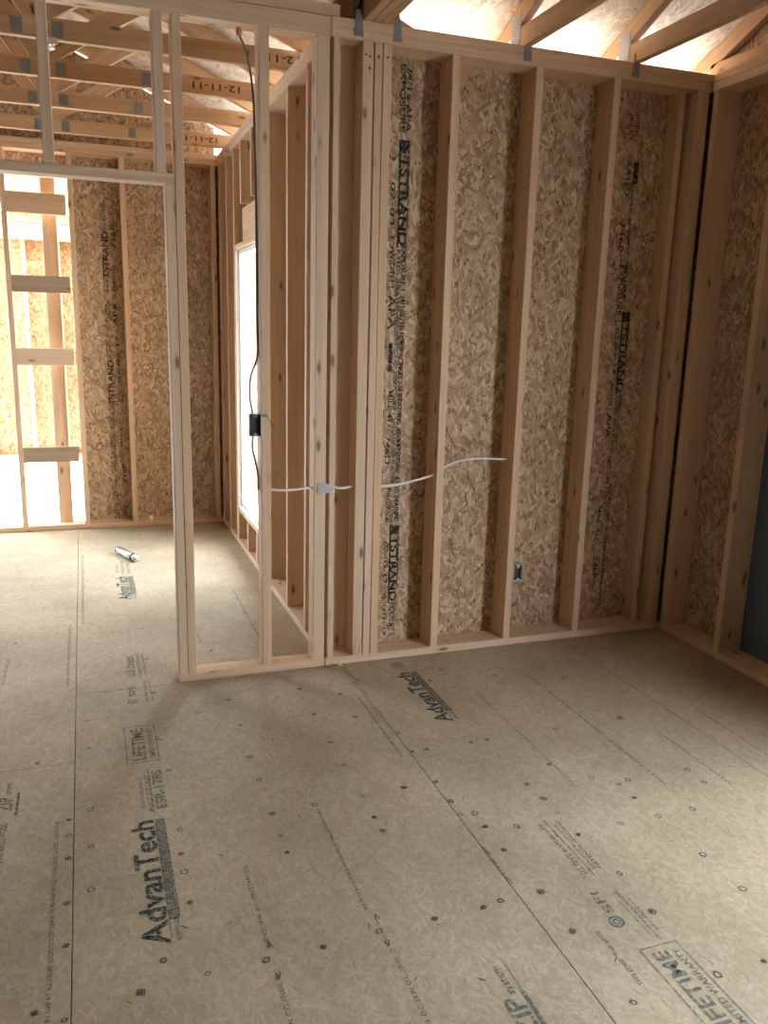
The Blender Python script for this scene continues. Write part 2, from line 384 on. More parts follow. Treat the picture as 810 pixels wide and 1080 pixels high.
MARKS = [(-.80,-1.70),(-.40,.02),(.84,-.33),(1.14,-.45),(.52,-.30),(.62,-.20),(.2,-.2),(.2,-.73),(.2,-.89),(.26,-.89),(.2,-1.12),(.2,-1.25),(.2,-1.33),(.25,-1.34),(.25,-1.42),(.25,-1.55),(-.08,-.73),(-.08,-.91),(-.08,-1.13),(-.08,-1.26),(-.08,-1.34),(-.4,-.92),(-.4,-1.14),(-.4,-1.27),(-.4,-1.36),(.52,-.89),(.45,-.89),(-.08,-1.77),(-.4,-1.78),(-.55,-1.78),(-.24,-1.77),(.07,-1.77),(.13,-1.76),(-.08,-.48),(-.08,-.22),(.08,-.32),(.08,-1.12),(-.25,-1.13),(.08,-.55),(1.15,-.88),(.76,-1.26),(.83,-1.33),(.88,-1.31),(.83,-1.42),(.52,-1.33),(.52,-1.42),(.84,-1.54),(.52,-1.55),(.69,-1.54),(.53,-1.76),(.84,-1.76),(.84,-1.93),(.52,-1.93),(.26,-1.76),(.26,-1.93),(.53,-2.18),(.27,-2.19),(1.14,-1.32),(1.14,-1.41),(.98,-1.54),(.83,-.89),(.35,-1.45),(.68,-2.18),(.66,-1.13),(.51,-1.23),(-1.035,-.98),(-1.035,-1.07),(-1.035,-1.19),(-1.035,-1.4),(-1.035,-1.57),(-1.035,-1.82),(-.97,-1.15),(-.97,-1.36),(-.97,-.94),(-.7,-1.14),(-.71,-1.27),(-.71,-1.36),(-.71,-1.5),(-.7,-1.78),(-.86,-1.79),(-1.1,-1.78),(-1.15,-.57),(-.97,-.51),(-.98,-.27),(-.71,-.51),(-.7,-.76),(-.39,-.49),(-.4,-.24),(-.54,-.33),(-.4,-.75),(-1.31,.7),(-.85,.73),(-.7,.74),(-.7,.32),(-.39,.34),(-.7,-.08)]
bm = bmesh.new(); rnd = random.Random(3)
def ring_mark(cx, cy, R, t, n=5):
    ph = rnd.random()*6; js = [rnd.uniform(.8, 1.15) for _ in range(n)]
    a = [bm.verts.new((cx+(R-t)*js[i]*math.cos(ph+2*P*i/n), cy+(R-t)*js[i]*math.sin(ph+2*P*i/n), .0014)) for i in range(n)]
    b_ = [bm.verts.new((cx+R*js[i]*math.cos(ph+2*P*i/n), cy+R*js[i]*math.sin(ph+2*P*i/n), .0014)) for i in range(n)]
    for i in range(n): bm.faces.new((a[i], b_[i], b_[(i+1) % n], a[(i+1) % n]))
for x, y in MARKS:
    ring_mark(x, y, rnd.uniform(.009, .014), .0042, rnd.choice((4, 5, 6)))
    if rnd.random() < .5:
        s = .0042; vs = [bm.verts.new((x+dx*s, y+dy*s, .0014)) for dx, dy in ((-1, -1), (1, -1), (1, 1), (-1, 1))]; bm.faces.new(vs)
for _ in range(130):    # ticks and scuffs between them
    x, y = rnd.uniform(-1.6, 1.9), rnd.uniform(-2.3, 2.9)
    if x > .05 and y > -.1: continue
    a = rnd.random()*P; l_ = rnd.uniform(.004, .013); t = .0013
    dx, dy = math.cos(a)*l_, math.sin(a)*l_; nx, ny = -math.sin(a)*t, math.cos(a)*t
    bm.faces.new([bm.verts.new((x+sx*dx+sy*nx, y+sx*dy+sy*ny, .0014)) for sx, sy in ((-1, -1), (1, -1), (1, 1), (-1, 1))])
place(floor, link('printed_nail_marks', bm, INK_DARK))

# ------------------------------------------------------------------ wall sheathing
def sheath(name, boxes, m):
    bm = bmesh.new()
    for b_ in boxes: bx(bm, *b_)
    return props(link(name, bm, m), kind='structure')
T = .011
# wall behind the studs (right of the inner corner), sheets 1.22 m wide with open joints
wall_back = sheath('wall_back', [(XP+D6+T, .8522, D6, D6+T, -.3, H), (.8523, XC+D6+T, D6, D6+T, -.3, H)], M_OSB_XZ)
# right wall with a big window opening behind the camera's view
RW = XC+D6
wall_right = sheath('wall_right', [(RW, RW+T, -1.95, D6, -.3, H), (RW, RW+T, -8.54, -3.2, -.3, H), (RW, RW+T, -3.2, -1.95, -.3, .3), (RW, RW+T, -3.2, -1.95, 2.05, H)], M_OSB_YZ)
# side wall of the back room, with its window
WY0, WY1, WZ0, WZ1 = 1.42, 2.36, .29, 2.09
wall_side = sheath('wall_side', [(XP+D6, XP+D6+T, D6, WY0, -.3, H), (XP+D6, XP+D6+T, WY1, YF+D6, -.3, H), (XP+D6, XP+D6+T, WY0, WY1, -.3, WZ0), (XP+D6, XP+D6+T, WY0, WY1, WZ1, H)], M_OSB_YZ)
# far wall of the back room: board right of the ladder-blocked opening
wall_far = sheath('wall_far', [(-.965, -.18, YF+D6, YF+D6+T, -.3, H), (-.177, XP+D6+T, YF+D6, YF+D6+T, -.3, H), (-4.5, -2.3, YF+D6, YF+D6+T, -.3, 2.60), (-4.5, -.965, YF+D6, YF+D6+T, 2.60, H)], M_OSB_XZ)
wall_left = sheath('wall_left', [(-4.511, -4.5, -8.54, YF+D6, -.3, 4.75)], M_DARKWALL)
wall_rear = sheath('wall_rear', [(-4.5, RW, -8.551, -8.54, -.3, 3.1)], M_DARKWALL)

# ------------------------------------------------------------------ roof: two slopes meeting in a valley
def slab(name, polys, m, th=.012, kind='structure'):
    bm = bmesh.new()
    for pts in polys:
        a = [bm.verts.new(p) for p in pts]; b_ = [bm.verts.new((p[0], p[1], p[2]+th)) for p in pts]
        bm.faces.new(a); bm.faces.new(list(reversed(b_)))
        for i in range(len(pts)): j = (i+1) % len(pts); bm.faces.new((a[i], b_[i], b_[j], a[j]))
    bmesh.ops.recalc_face_normals(bm, faces=bm.faces)
    return props(link(name, bm, m), kind=kind)
SL = .42
zm = lambda y: 2.985+SL*(D6-y)
zb = lambda x: 2.985+SL*(XP+D6-x)
E0 = .70
roof = slab('ceiling', [
    [(.80, .70, zm(.70)), (3.0, .70, zm(.70)), (3.0, -4.2, zm(-4.2)), (-4.1, -4.2, zm(-4.2))],
    [(.80, .70, zb(.80)), (-4.1, -4.2, zb(-4.1)), (-4.1, 3.9, zb(-4.1)), (.80, 3.9, zb(.80))],
    [(3.0, -4.2, zm(-4.2)), (3.0, -9.1, zm(.7)), (-4.9, -9.1, zm(.7)), (-4.9, -4.2, zm(-4.2))],
    [(-4.1, -4.2, zb(-4.1)), (-4.9, -4.2, zb(-4.1)), (-4.9, 3.9, zb(-4.1)), (-4.1, 3.9, zb(-4.1))]], M_OSB_ROOF)
# gable sheathing above the plates
bm = bmesh.new()
def poly(pts, nrm, th):
    a = [bm.verts.new(p) for p in pts]; b_ = [bm.verts.new(Vector(p)+Vector(nrm)*th) for p in pts]
    bm.faces.new(a); bm.faces.new(list(reversed(b_)))
    for i in range(len(pts)): j = (i+1) % len(pts); bm.faces.new((a[i], b_[i], b_[j], a[j]))
poly([(-4.5, YF+D6, H), (XP+D6-.14, YF+D6, H), (XP+D6-.14, YF+D6, zb(.10)-.01), (-4.1, YF+D6, zb(-4.1)-.01), (-4.5, YF+D6, zb(-4.1)-.01)], (0, 1, 0), T)
bmesh.ops.recalc_face_normals(bm, faces=bm.faces); props(link('wall_gable_far', bm, M_OSB_XZ), kind='structure')
bm = bmesh.new()
poly([(RW, -8.5, H), (RW, .14, H), (RW, .14, zm(.14)-.01), (RW, -4.2, zm(-4.2)-.01), (RW, -8.5, zm(.1)-.01)], (1, 0, 0), T)
bmesh.ops.recalc_face_normals(bm, faces=bm.faces); props(link('wall_gable_right', bm, M_OSB_YZ), kind='structure')
# printed white labels on the underside of the roof boards
def roof_label(x, y, wx, wy, zf, slope_axis):
    org = Vector((x, y, zf(y if slope_axis == 'y' else x)))
    if slope_axis == 'y': v = Vector((0, -1, SL)).normalized(); u = Vector((1, 0, 0))
    else: v = Vector((-1, 0, SL)).normalized(); u = Vector((0, -1, 0))
    n = u.cross(v)
    if n.z > 0: n = -n
    bm = bmesh.new()
    vs = [bm.verts.new(org+u*a*wx+v*b_*wy+n*.0015) for a, b_ in ((0, 0), (1, 0), (1, 1), (0, 1))]; bm.faces.new(vs)
    place(roof, link('printed_label', bm, M_LABEL))
    bm = bmesh.new()
    for k in range(9):
        y0 = .12+k*.09; vs = [bm.verts.new(org+u*a*wx+v*b_*wy+n*.0028) for a, b_ in ((.06, y0), (.94, y0), (.94, y0+.022), (.06, y0+.022))]; bm.faces.new(vs)
    place(roof, link('label_text_lines', bm, INK_FAINT))
for y in (.62, 1.25, 1.9, 2.55): roof_label(.56, y, .2, .26, zb, 'x')

# ------------------------------------------------------------------ plates (long horizontal boards of the walls)
SN = 'studs of the wall with printed sheathing'
lumber('bottom_plate', XP+.002, XC+D6, 0, D6, 0, BP, 'flat pale bottom plate on the floor under the right-hand sheathed wall', 'plate')
lumber('top_plate', XP+.002, XC, 0, D6, TP, TP+.0375, 'lower board of the doubled top plate over the printed sheathing wall', 'plate')
lumber('top_plate', XP+.002, XC+D6, 0, D6, TP+.038, H, 'upper board of the doubled top plate with metal ties on it, over the printed wall', 'plate')
lumber('bottom_plate', -.58, XP-.002, 0, .089, 0, BP, 'short bottom plate under the open stud partition, ending at the doorway post', 'plate')
lumber('top_plate', -4.49, XP-.002, 0, .089, TP, H-.002, 'wide knotty top plate running over the doorway and open partition', 'plate')
lumber('top_plate', -4.49, .135, 0, .089, H, H+.045, 'uppermost extra board lying on top of the partition top plate', 'plate')
lumber('bottom_plate', XP, XP+D6, D6+.002, YF, 0, BP, 'bottom plate running back along the side wall below the bright window', 'plate')
lumber('top_plate', XP, XP+D6, D6+.002, YF, TP, TP+.0375, 'lower board of the doubled top plate along the side wall of the back room', 'plate')
lumber('top_plate', XP, XP+D6, D6+.002, YF, TP+.038, H, 'upper board of the doubled top plate along the side wall to the far corner', 'plate')
lumber('bottom_plate', -4.49, XP+D6, YF+.001, YF+D6, 0, BP, 'bottom plate on the floor along the far wall of the back room', 'plate')
lumber('top_plate', -4.49, XP+D6, YF+.001, YF+D6, TP, TP+.0375, 'lower board of the doubled top plate on the far wall', 'plate')
lumber('top_plate', -4.49, XP+D6, YF+.001, YF+D6, TP+.038, H, 'upper board of the doubled top plate on the far wall', 'plate')
lumber('bottom_plate', XC, XC+D6, -8.4, -.002, 0, BP, 'dim bottom plate on the floor along the right-hand wall', 'plate')
lumber('top_plate', XC, XC+D6, -8.4, -.002, TP, TP+.0375, 'lower board of the doubled top plate above the right-hand wall', 'plate')
lumber('top_plate', XC, XC+D6, -8.4, -.002, TP+.038, H, 'upper board of the doubled top plate above the right-hand wall', 'plate')
lumber('header_plate', -4.49, -.5415, 0, .089, 2.128, 2.166, 'horizontal board across the top of the doorway at left, under the short cripple studs', 'header')

# ------------------------------------------------------------------ studs of the front wall, left to right
def stud_y(x0, x1, label, y0=0, y1=D6, z0=BP, z1=TP, group=None, name='stud', m=None, bow=.0018): return lumber(name, x0, x1, y0, y1, z0, z1, label, 'stud', group, m, bow=bow)
stud_y(-.578, -.5415, 'shorter outer board of the doubled doorway post, ending under the header', y1=.089, z0=BP, z1=2.127, name='jack_stud', bow=0)
stud_y(-.540, -.502, 'full-height inner board of the doubled doorway post at left', y1=.089, name='king_stud', bow=0)
stud_y(-.200, -.158, 'single stud of the open partition with the dark switch box on its left side', y1=.089, bow=0)
stud_y(.040, .094, 'last stud of the open partition, just left of the dark vertical crack', y1=.089, bow=.001)
stud_y(.110, .137, 'narrow pale stud just right of the dark vertical crack', y1=.10, bow=.001)
a1 = stud_y(.235, .283, 'widest and leftmost board of the triple stud post, splintered at its foot')
a2 = stud_y(.288, .3225, 'middle board of the triple stud post')
a3 = stud_y(.3265, .365, 'right-hand board of the triple stud post, beside the printed sheathing')
lumber('corner_nailer', .1375, .2345, .098, .136, BP, TP, 'warm orange flat board recessed between the narrow pale stud and the triple post', 'stud', bow=0)
stud_y(.643, .681, 'first single stud right of the triple post, reached by the white cable')
stud_y(1.050, 1.088, 'second single stud right of the triple post, with the outlet box at its right', bow=0)
stud_y(1.460, 1.498, 'third single stud right of the triple post, left of the darkest printed strip')
stud_y(1.866, 1.904, 'dim stud standing behind the corner stud near the right corner', y0=.05)
stud_y(1.930, 1.966, 'corner stud of the sheathed wall, last before the black vertical gap', y0=0)
stud_y(1.968, 2.008, 'thin recessed filler board beside the black vertical gap', y0=.008, name='filler_board')
# short cripples above the doorway
lumber('cripple_stud', -1.024, -.984, 0, .089, 2.167, TP, 'left short cripple stud above the doorway header', 'stud')
lumber('cripple_stud', -.612, -.572, 0, .089, 2.167, TP, 'short cripple stud above the doorway header, next to the doorway post', 'stud')
lumber('cripple_stud', -1.43, -1.39, 0, .089, 2.167, TP, 'short cripple stud above the doorway header outside the left edge of the view', 'stud')
# nail heads at the top of the triple post
for st, xs in ((a1, (.25, .268, .266)), (a2, (.306, .305)), (a3, (.345,))):
    for k, x in enumerate(xs):
        b0 = lathe([(.001, 0), (.0042, 0), (.0042, .002), (.001, .0028)], n=10)
        o = link('nail_head', b0, M_BOXB); z = (TP-.05, TP-.055, TP-.10)[k]
        o.matrix_basis = Matrix.Translation((x, -.0005, z)) @ Euler((P/2, 0, 0)).to_matrix().to_4x4(); bpy.context.view_layer.update(); place_m = st.matrix_basis.inverted()
        o.parent = st; o.matrix_parent_inverse = place_m
# splinters at the foot of the wide board
bm = bmesh.new()
for x, hgt, t in ((.243, .09, .006), (.252, .14, .005), (.262, .06, .007), (.272, .10, .004)):
    a = [bm.verts.new(p) for p in ((x-t/2, 0, BP), (x+t/2, 0, BP), (x+t/2, -.007, BP+.001), (x-t/2, -.006, BP+.001))]; tip = bm.verts.new((x+.002, -.0012, BP+hgt))
    for i in range(4): bm.faces.new((a[i], a[(i+1) % 4], tip))
    bm.faces.new(list(reversed(a)))
o = link('splinter', bm, M_SHAVE); o.parent = a1; o.matrix_parent_inverse = a1.matrix_basis.inverted()

# right wall studs
for y, lab in ((-.0505, 'first stud of the dim right-hand wall, just right of the black gap'), (-.470, 'second stud of the dim right-hand wall, at the right edge of the view'), (-.876, 'third stud of the right-hand wall, mostly outside the view'), (-1.282, 'fourth stud of the right-hand wall, beyond the view')):
    lumber('stud', XC, XC+D6, y, y+.0385, BP, TP, lab, 'stud')

lumber('window_jamb', XC, RW, -1.99, -1.952, BP, TP, 'jamb stud of the right-hand window outside the view, nearer the corner', 'stud')
lumber('window_jamb', XC, RW, -3.238, -3.20, BP, TP, 'jamb stud of the right-hand window outside the view, farther from the corner', 'stud')
lumber('window_sill_board', XC, RW, -3.198, -1.992, .262, .30, 'rough sill of the right-hand window outside the view', 'sill')
lumber('window_header', XC, RW, -3.198, -1.992, 2.05, 2.30, 'header of the right-hand window outside the view', 'header')
# side wall of the back room
def side(y0, y1, label, z0=BP, z1=TP, name='stud', x0=XP): return lumber(name, x0, XP+D6, y0, y1, z0, z1, label, 'stud', bow=0)
side(.385, .423, 'nearest stud of the side wall seen through the open partition')
side(.785, .823, 'second stud of the side wall seen through the open partition')
side(1.34, 1.378, 'full-height stud on the near side of the bright side window', name='king_stud')
side(1.38, 1.418, 'shorter jack stud on the near side of the bright side window', z1=WZ1+.03, name='jack_stud')
side(2.362, 2.398, 'shorter jack stud on the far side of the bright side window', z1=WZ1+.03, name='jack_stud')
side(2.402, 2.438, 'full-height stud on the far side of the bright side window', name='king_stud')
side(2.71, 2.748, 'stud of the side wall between the bright window and the far corner')
side(2.99, 3.028, 'side wall stud closest to the far corner')
side(3.06, 3.098, 'side wall stud pressed into the far corner')
for y, w_ in ((1.66, 'near'), (1.99, 'far')): side(y, y+.038, 'short cripple stud under the bright side window, the %s one' % w_, z1=WZ0-.042, name='cripple_stud')
for y, w_ in ((1.76, 'near'), (2.13, 'far')): side(y, y+.038, 'short cripple stud above the side window header, the %s one' % w_, z0=2.36, name='cripple_stud')
lumber('window_header', XP+.05, XP+D6, 1.42, 2.36, WZ1+.032, 2.359, 'deep header beam set back over the bright side window', 'header')
lumber('header_plate', XP, XP+D6, 1.42, 2.36, WZ1-.006, WZ1+.03, 'flat board under the header of the bright side window', 'header')
lumber('window_sill_board', XP, XP+D6, 1.42, 2.36, WZ0-.04, WZ0-.002, 'flat rough sill board under the bright side window', 'sill')
# window: white vinyl frame set in the opening
def window(name, x0, x1, y0, y1, z0, z1, fr=.03):
    bm = bmesh.new()
    bx(bm, x0, x1, y0, y0+fr, z0, z1, .003); bx(bm, x0, x1, y1-fr, y1, z0, z1, .003)
    bx(bm, x0, x1, y0+fr, y1-fr, z0, z0+fr, .003); bx(bm, x0, x1, y0+fr, y1-fr, z1-fr, z1, .003)
    o = link(name, bm, M_VINYL); props(o, kind='structure')
    m, nt, b = M_GLASS, None, None
    bm = bmesh.new(); bx(bm, (x0+x1)/2-.002, (x0+x1)/2+.002, y0+fr-.004, y1-fr+.004, z0+fr-.004, z1-fr+.004)
    place(o, link('window_pane', bm, M_GLASS))
    return o
M_GLASS = bpy.data.materials.new('window_glass'); M_GLASS.use_nodes = True
nt = M_GLASS.node_tree; nt.nodes.remove(nt.nodes['Principled BSDF'])
tr = N(nt, 'ShaderNodeBsdfTransparent'); tr.inputs[0].default_value = (.97, .985, .98, 1); gl = N(nt, 'ShaderNodeBsdfGlossy'); gl.inputs['Roughness'].default_value = .02
mx = N(nt, 'ShaderNodeMixShader')
mx.inputs[0].default_value = .05; L(nt, tr.outputs[0], mx.inputs[1]); L(nt, gl.outputs[0], mx.inputs[2]); L(nt, mx.outputs[0], nt.nodes['Material Output'].inputs[0])
window('window_1', XP+.022, XP+.075, WY0+.004, WY1-.004, WZ0, WZ1-.01)

bm = bmesh.new()    # white flashing wrapped round the rough opening
bx(bm, XP-.001, XP+.0215, WY1-.0015, WY1+.0005, WZ0, WZ1-.008); bx(bm, XP-.001, XP+.0215, WY0-.0005, WY0+.0015, WZ0, WZ1-.008)
bx(bm, XP-.003, XP+.0215, WY0, WY1, WZ0-.0018, WZ0+.001)
props(link('trim_flashing', bm, M_VINYL), kind='structure')
# far wall of the back room
lumber('stud', -.968, -.932, YF, YF+D6, BP, TP, 'pale far-wall stud at the left edge of the far sheathing, beside a bright slit', 'stud')
lumber('stud', -.610, -.572, YF, YF+D6, BP, TP, 'single stud in the middle of the far sheathed wall', 'stud')
lumber('stud', -.200, -.162, YF, YF+D6, BP, TP, 'far-wall stud partly hidden behind the doubled doorway post', 'stud')
lumber('stud', .045, .083, YF, YF+D6, BP, TP, 'far-wall stud standing in the far inner corner', 'stud')
lumber('stud', -1.415, -1.378, YF, YF+D6, BP, TP, 'thin far-wall stud left of the four ladder blocks', 'stud')
lumber('stud', -1.155, -1.055, YF+.10, YF+D6, BP, 2.58, 'orange-toned flat stud behind the ladder blocks', 'stud')
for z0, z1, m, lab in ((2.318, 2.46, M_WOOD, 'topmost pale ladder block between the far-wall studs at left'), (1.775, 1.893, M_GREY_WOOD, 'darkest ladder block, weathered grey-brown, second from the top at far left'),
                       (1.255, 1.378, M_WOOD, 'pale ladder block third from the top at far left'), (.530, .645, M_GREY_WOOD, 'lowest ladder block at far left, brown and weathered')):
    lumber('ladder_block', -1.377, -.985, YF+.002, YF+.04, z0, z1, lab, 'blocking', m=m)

# porch structure seen through the open bays of the far wall
bm = bmesh.new(); bx(bm, -2.9, -.3, 5.2, 5.211, .25, 2.55); bx(bm, -1.0+.35, -.639, YF+D6+.1, 5.2, .25, 2.55)
props(link('wall_porch', bm, M_OSB_XZ), kind='structure')
bm = bmesh.new(); bx(bm, -3.0, .0, 4.6, 5.4, 2.95, 2.962); props(link('trim_porch_shade_panel', bm, M_OSB_ROOF), kind='structure')  # unseen panel added overhead to shade the outdoor wall
for k, x in enumerate((-2.25, -1.78, -1.42, -1.12)):
    lumber('porch_stud', x, x+.038, 5.11, 5.199, .29, 2.45, ['farthest left stud of the bright outdoor wall', 'second stud from the left on the bright outdoor wall', 'stud of the bright outdoor wall seen past the far opening left side', 'stud of the bright outdoor wall seen between the ladder blocks'][k], 'stud')
lumber('porch_plate', -2.9, -.66, 5.11, 5.199, 2.451, 2.50, 'top board of the bright outdoor wall seen above the ladder blocks', 'plate')
lumber('porch_plate', -2.9, -.66, 5.11, 5.199, 2.60, 2.92, 'deep board at the very top of the view through the ladder-blocked opening', 'plate')
lumber('porch_plate', -2.9, -.66, 5.06, 5.109, 2.30, 2.44, 'horizontal board near the top of the bright outdoor wall', 'plate')
lumber('porch_plate', -2.9, -.66, 5.11, 5.199, .25, .288, 'bottom board of the bright outdoor wall seen at far left', 'plate')
bm = bmesh.new()
for k in range(22): bx(bm, -3.6+k*.2, -3.6+k*.2+.15, 7.4+.02*(k % 2), 7.43+.02*(k % 2), -.55, .35+.03*math.sin(k*1.7))
bx(bm, -3.7, .9, 7.46, 7.49, .1, .18)
props(link('picket_fence', bm, M_VINYL), 'pale board fence outdoors, low behind the far left opening', 'fence')

# ------------------------------------------------------------------ roof trusses
def truss_back(y, lab, text=True):
    t = empty('roof_truss', (XP+D6/2, y, H)); props(t, lab, 'truss', 'roof trusses over the back room')
    cy = y-.019
    lumber('bottom_chord', -4.4, XP+D6, y-.038, y, H+.001, H+.09, parent=t, m=M_TRUSS)
    b0 = zb(XP+D6)-.055
    beam('top_chord', (.78, cy, zb(.78)-.055), (-4.05, cy, zb(-4.05)-.055), .038, .085, M_TRUSS, t, Y_)
    zt = lambda x: zb(x)-.10
    for xa, xb in ((-.55, -1.05), (-1.55, -1.05), (-1.62, -2.3)):
        beam('web', (xa, cy, zt(xa)) if xa != -1.62 else (xa, cy, H+.09), (xb, cy, H+.09) if xb != -2.3 else (xb, cy, zt(xb)), .036, .085, M_TRUSS, t, Y_)
    for x in (-1.15, -.98, -.55):
        bm = bmesh.new(); bx(bm, x, x+.05, y-.0398, y-.038, H+.012, H+.075); 
        for kx in range(3):
            for kz in range(4): bx(bm, x+.009+kx*.014, x+.013+kx*.014, y-.0404, y-.0398, H+.02+kz*.014, H+.026+kz*.014)
        place(t, link('truss_plate', bm, M_GALV))
    return t
TB = []
for i, (y, lab) in enumerate(((.165, 'back-room roof truss nearest the doorway, right behind the top plate'), (.835, 'second roof truss back in the back room, its stamp beside the hanging cable'), (1.48, 'third roof truss back in the back room, dated 12-11-11'),
                 (2.14, 'fourth roof truss back in the back room, low between its neighbours'), (2.87, 'last roof truss of the back room before the far wall'))):
    TB.append(truss_back(y, lab))
# upside-down date stamps on the chord sides
for i, x1_ in ((1, .16), (2, -.02), (4, .06)):
    y = (.165, .835, 1.48, 2.14, 2.87)[i]-.038
    lettering(TB[i], INK_BROWN, [('12-11-11', (x1_, y, H+.062), -X_, -Z_, .26, .035)], 'printed_lettering')

def truss_front(x0, ply, lab):
    t = empty('roof_truss', (x0, D6/2, H)); props(t, lab, 'truss', 'roof trusses over the near room')
    for k in range(ply):
        xa = x0+k*.0385; xc = xa+.019
        lumber('bottom_chord', xa, xa+.038, -8.0, D6, H+.001, H+.09, parent=t, m=M_TRUSS)
        beam('top_chord', (xc, .68, zm(.68)-.055), (xc, -4.1, zm(-4.1)-.055), .038, .085, M_TRUSS, t, X_)
        for ya, yb in ((-.75, -1.25), (-1.7, -1.25), (-1.8, -2.4)):
            up_end = ya if ya != -1.8 else yb; lo = yb if ya != -1.8 else ya
            beam('web', (xc, up_end, zm(up_end)-.10), (xc, lo, H+.09), .036, .085, M_TRUSS, t, X_)
    bm = bmesh.new(); bx(bm, x0-.0018, x0, .045, .135, H+.012, H+.150)
    for k in range(9): bx(bm, x0-.0042, x0-.0018, .052, .128, H+.022+k*.014, H+.027+k*.014)
    place(t, link('truss_plate', bm, M_GUSSET))
    return t
truss_front(.235, 3, 'triple-ply girder truss at the inner corner, two metal ties at its foot')
truss_front(.985, 1, 'single roof truss crossing the top of the view left of centre-right')
truss_front(1.56, 1, 'single roof truss crossing the top right of the view')
bm = bmesh.new(); bx(bm, RW-.003, RW-.0002, -.90, -.45, .02, 1.7); props(link('trim_blue_sheet', bm, M_BLUESHEET), kind='structure')  # thin blue sheet added over the sheathing, carries the bluish tone of this bay
t = empty('gable_truss', (RW-.03, 0, H)); props(t, 'gable-end truss standing on the top plate of the right-hand wall, top right corner', 'truss')
lumber('bottom_chord', RW-.05, RW-.012, -8.0, D6, H+.001, H+.09, parent=t, m=M_TRUSS)
beam('top_chord', (RW-.031, .68, zm(.68)-.055), (RW-.031, -4.1, zm(-4.1)-.055), .038, .085, M_TRUSS, t, X_)
for y in (-.55, -1.16): beam('gable_stud', (RW-.031, y, H+.09), (RW-.031, y, zm(y)-.11), .036, .085, M_TRUSS, t, X_)

# hurricane ties: a strap on the wall face and a twisted wing on the truss
def tie(x, lab, s=1):
    t = empty('hurricane_tie', (x, 0, TP+.04)); props(t, lab, 'metal tie', 'metal ties along the top plate')
    bm = bmesh.new()
    for vs in (((-.02, 0), (.022, 0), (.016, .06), (.006, .10), (-.012, .10)),):
        a = [bm.verts.new((x+p[0], -.002, H-.062+p[1])) for p in vs]; b_ = [bm.verts.new((x+p[0], -.0038, H-.062+p[1])) for p in vs]
        bm.faces.new(a); bm.faces.new(list(reversed(b_)))
        for i in range(5): j = (i+1) % 5; bm.faces.new((a[i], a[j], b_[j], b_[i]))
    for px, pz in ((-.01, .015), (.01, .02), (0, .04)): bx(bm, x+px-.003, x+px+.003, -.0055, -.0038, H-.062+pz-.003, H-.062+pz+.003)
    bmesh.ops.recalc_face_normals(bm, faces=bm.faces); place(t, link('wall_strap', bm, M_GALV))
    bm = bmesh.new()
    a = [(x-.012, -.003, H+.035), (x+.006, -.003, H+.035), (x+.012*s, -.02, H+.075), (x+.012*s, .04, H+.085), (x+.012*s, .05, H+.02), (x, .0, H+.015)]
    vv = [bm.verts.new(p) for p in a]; bm.faces.new(vv[:3] + [vv[5]]); bm.faces.new((vv[2], vv[3], vv[4], vv[5]))
    r = bmesh.ops.solidify(bm, geom=bm.faces[:], thickness=.0016)
    place(t, link('truss_wing', bm, M_GALV))
tie(.215, 'dark metal tie left of the triple girder truss')
tie(.385, 'metal tie right of the triple girder truss'); tie(1.0, 'metal tie under the single truss near the middle of the printed wall'); tie(1.568, 'metal tie under the rightmost truss, shining at its tip')

# ------------------------------------------------------------------ wall printing
# reads downwards, tops of the letters to the right (on wall_back)
def dn(t, x, z, W, Hh): return (t, (x, D6, z), -Z_, X_, W, Hh)
DENSE = ['RATED SHEATHING', 'THE ENGINEERED WOOD ASSOCIATION', 'EXPOSURE 1 24/16', 'SIZED FOR SPACING', 'PS 2-10 SHEATHING', 'HUD-UM-40 7/16 CATEGORY']
def inv_bar(x, z, W, Hh, word):
    """dark bar with the word pale in it: bars above and below the word plus the word as dark letters on the board"""
    k = 7
    return [dn(None, x, z, W*.12, Hh), dn(None, x, z-W*.12, W*.88, Hh*.20), dn(None, x+Hh*.90, z-W*.12, W*.70, Hh*.10), dn(word, x+Hh*.16, z-W*.14, W*.84, Hh*.74), dn(word, x+Hh*.16, z-W*.145, W*.84, Hh*.74)]
def strip(x0, jobs): 
    return jobs
b1 = []
b1 += [dn('EXPOSURE', .455, 2.72, .28, .028), dn('24/16 APA', .485, 2.715, .27, .03), dn('SHEATHING', .472, 2.70, .26, .010)]
b1 += inv_bar(.458, 2.41, .46, .052, 'TSTRAND')
b1 += [dn(None, .425, 2.335, .012, .02), dn('02-03-17', .423, 2.23, .30, .022)]
for k, (z, l_) in enumerate(((1.94, .28), (1.64, .26), (1.36, .22), (1.10, .20), (.86, .20))):
    b1 += [dn(DENSE[k % 6], .459, z, l_+.04, .021), dn(DENSE[(k+2) % 6], .4835, z+.02, l_+.02, .024), dn(DENSE[(k+2) % 6], .4835, z+.018, l_+.02, .024)]
b1 += [dn('WIDTH 1', .425, 1.94, .17, .026), dn('APA', .425, 1.74, .16, .034), dn(None, .432, 1.52, .13, .020), dn('MILL 417', .436, 1.30, .18, .024), dn('746D', .426, 1.085, .14, .028)]
b1 += [dn('SPACING', .44, .85, .18, .022)]
b1 += inv_bar(.462, .64, .40, .05, 'TSTRAND') + [dn('02-03-17', .434, .56, .22, .022), dn('WIDTH 1', .436, .30, .20, .02), dn('EXPOSURE 1', .47, .24, .17, .034)]
lettering(wall_back, INK_WALL, b1)
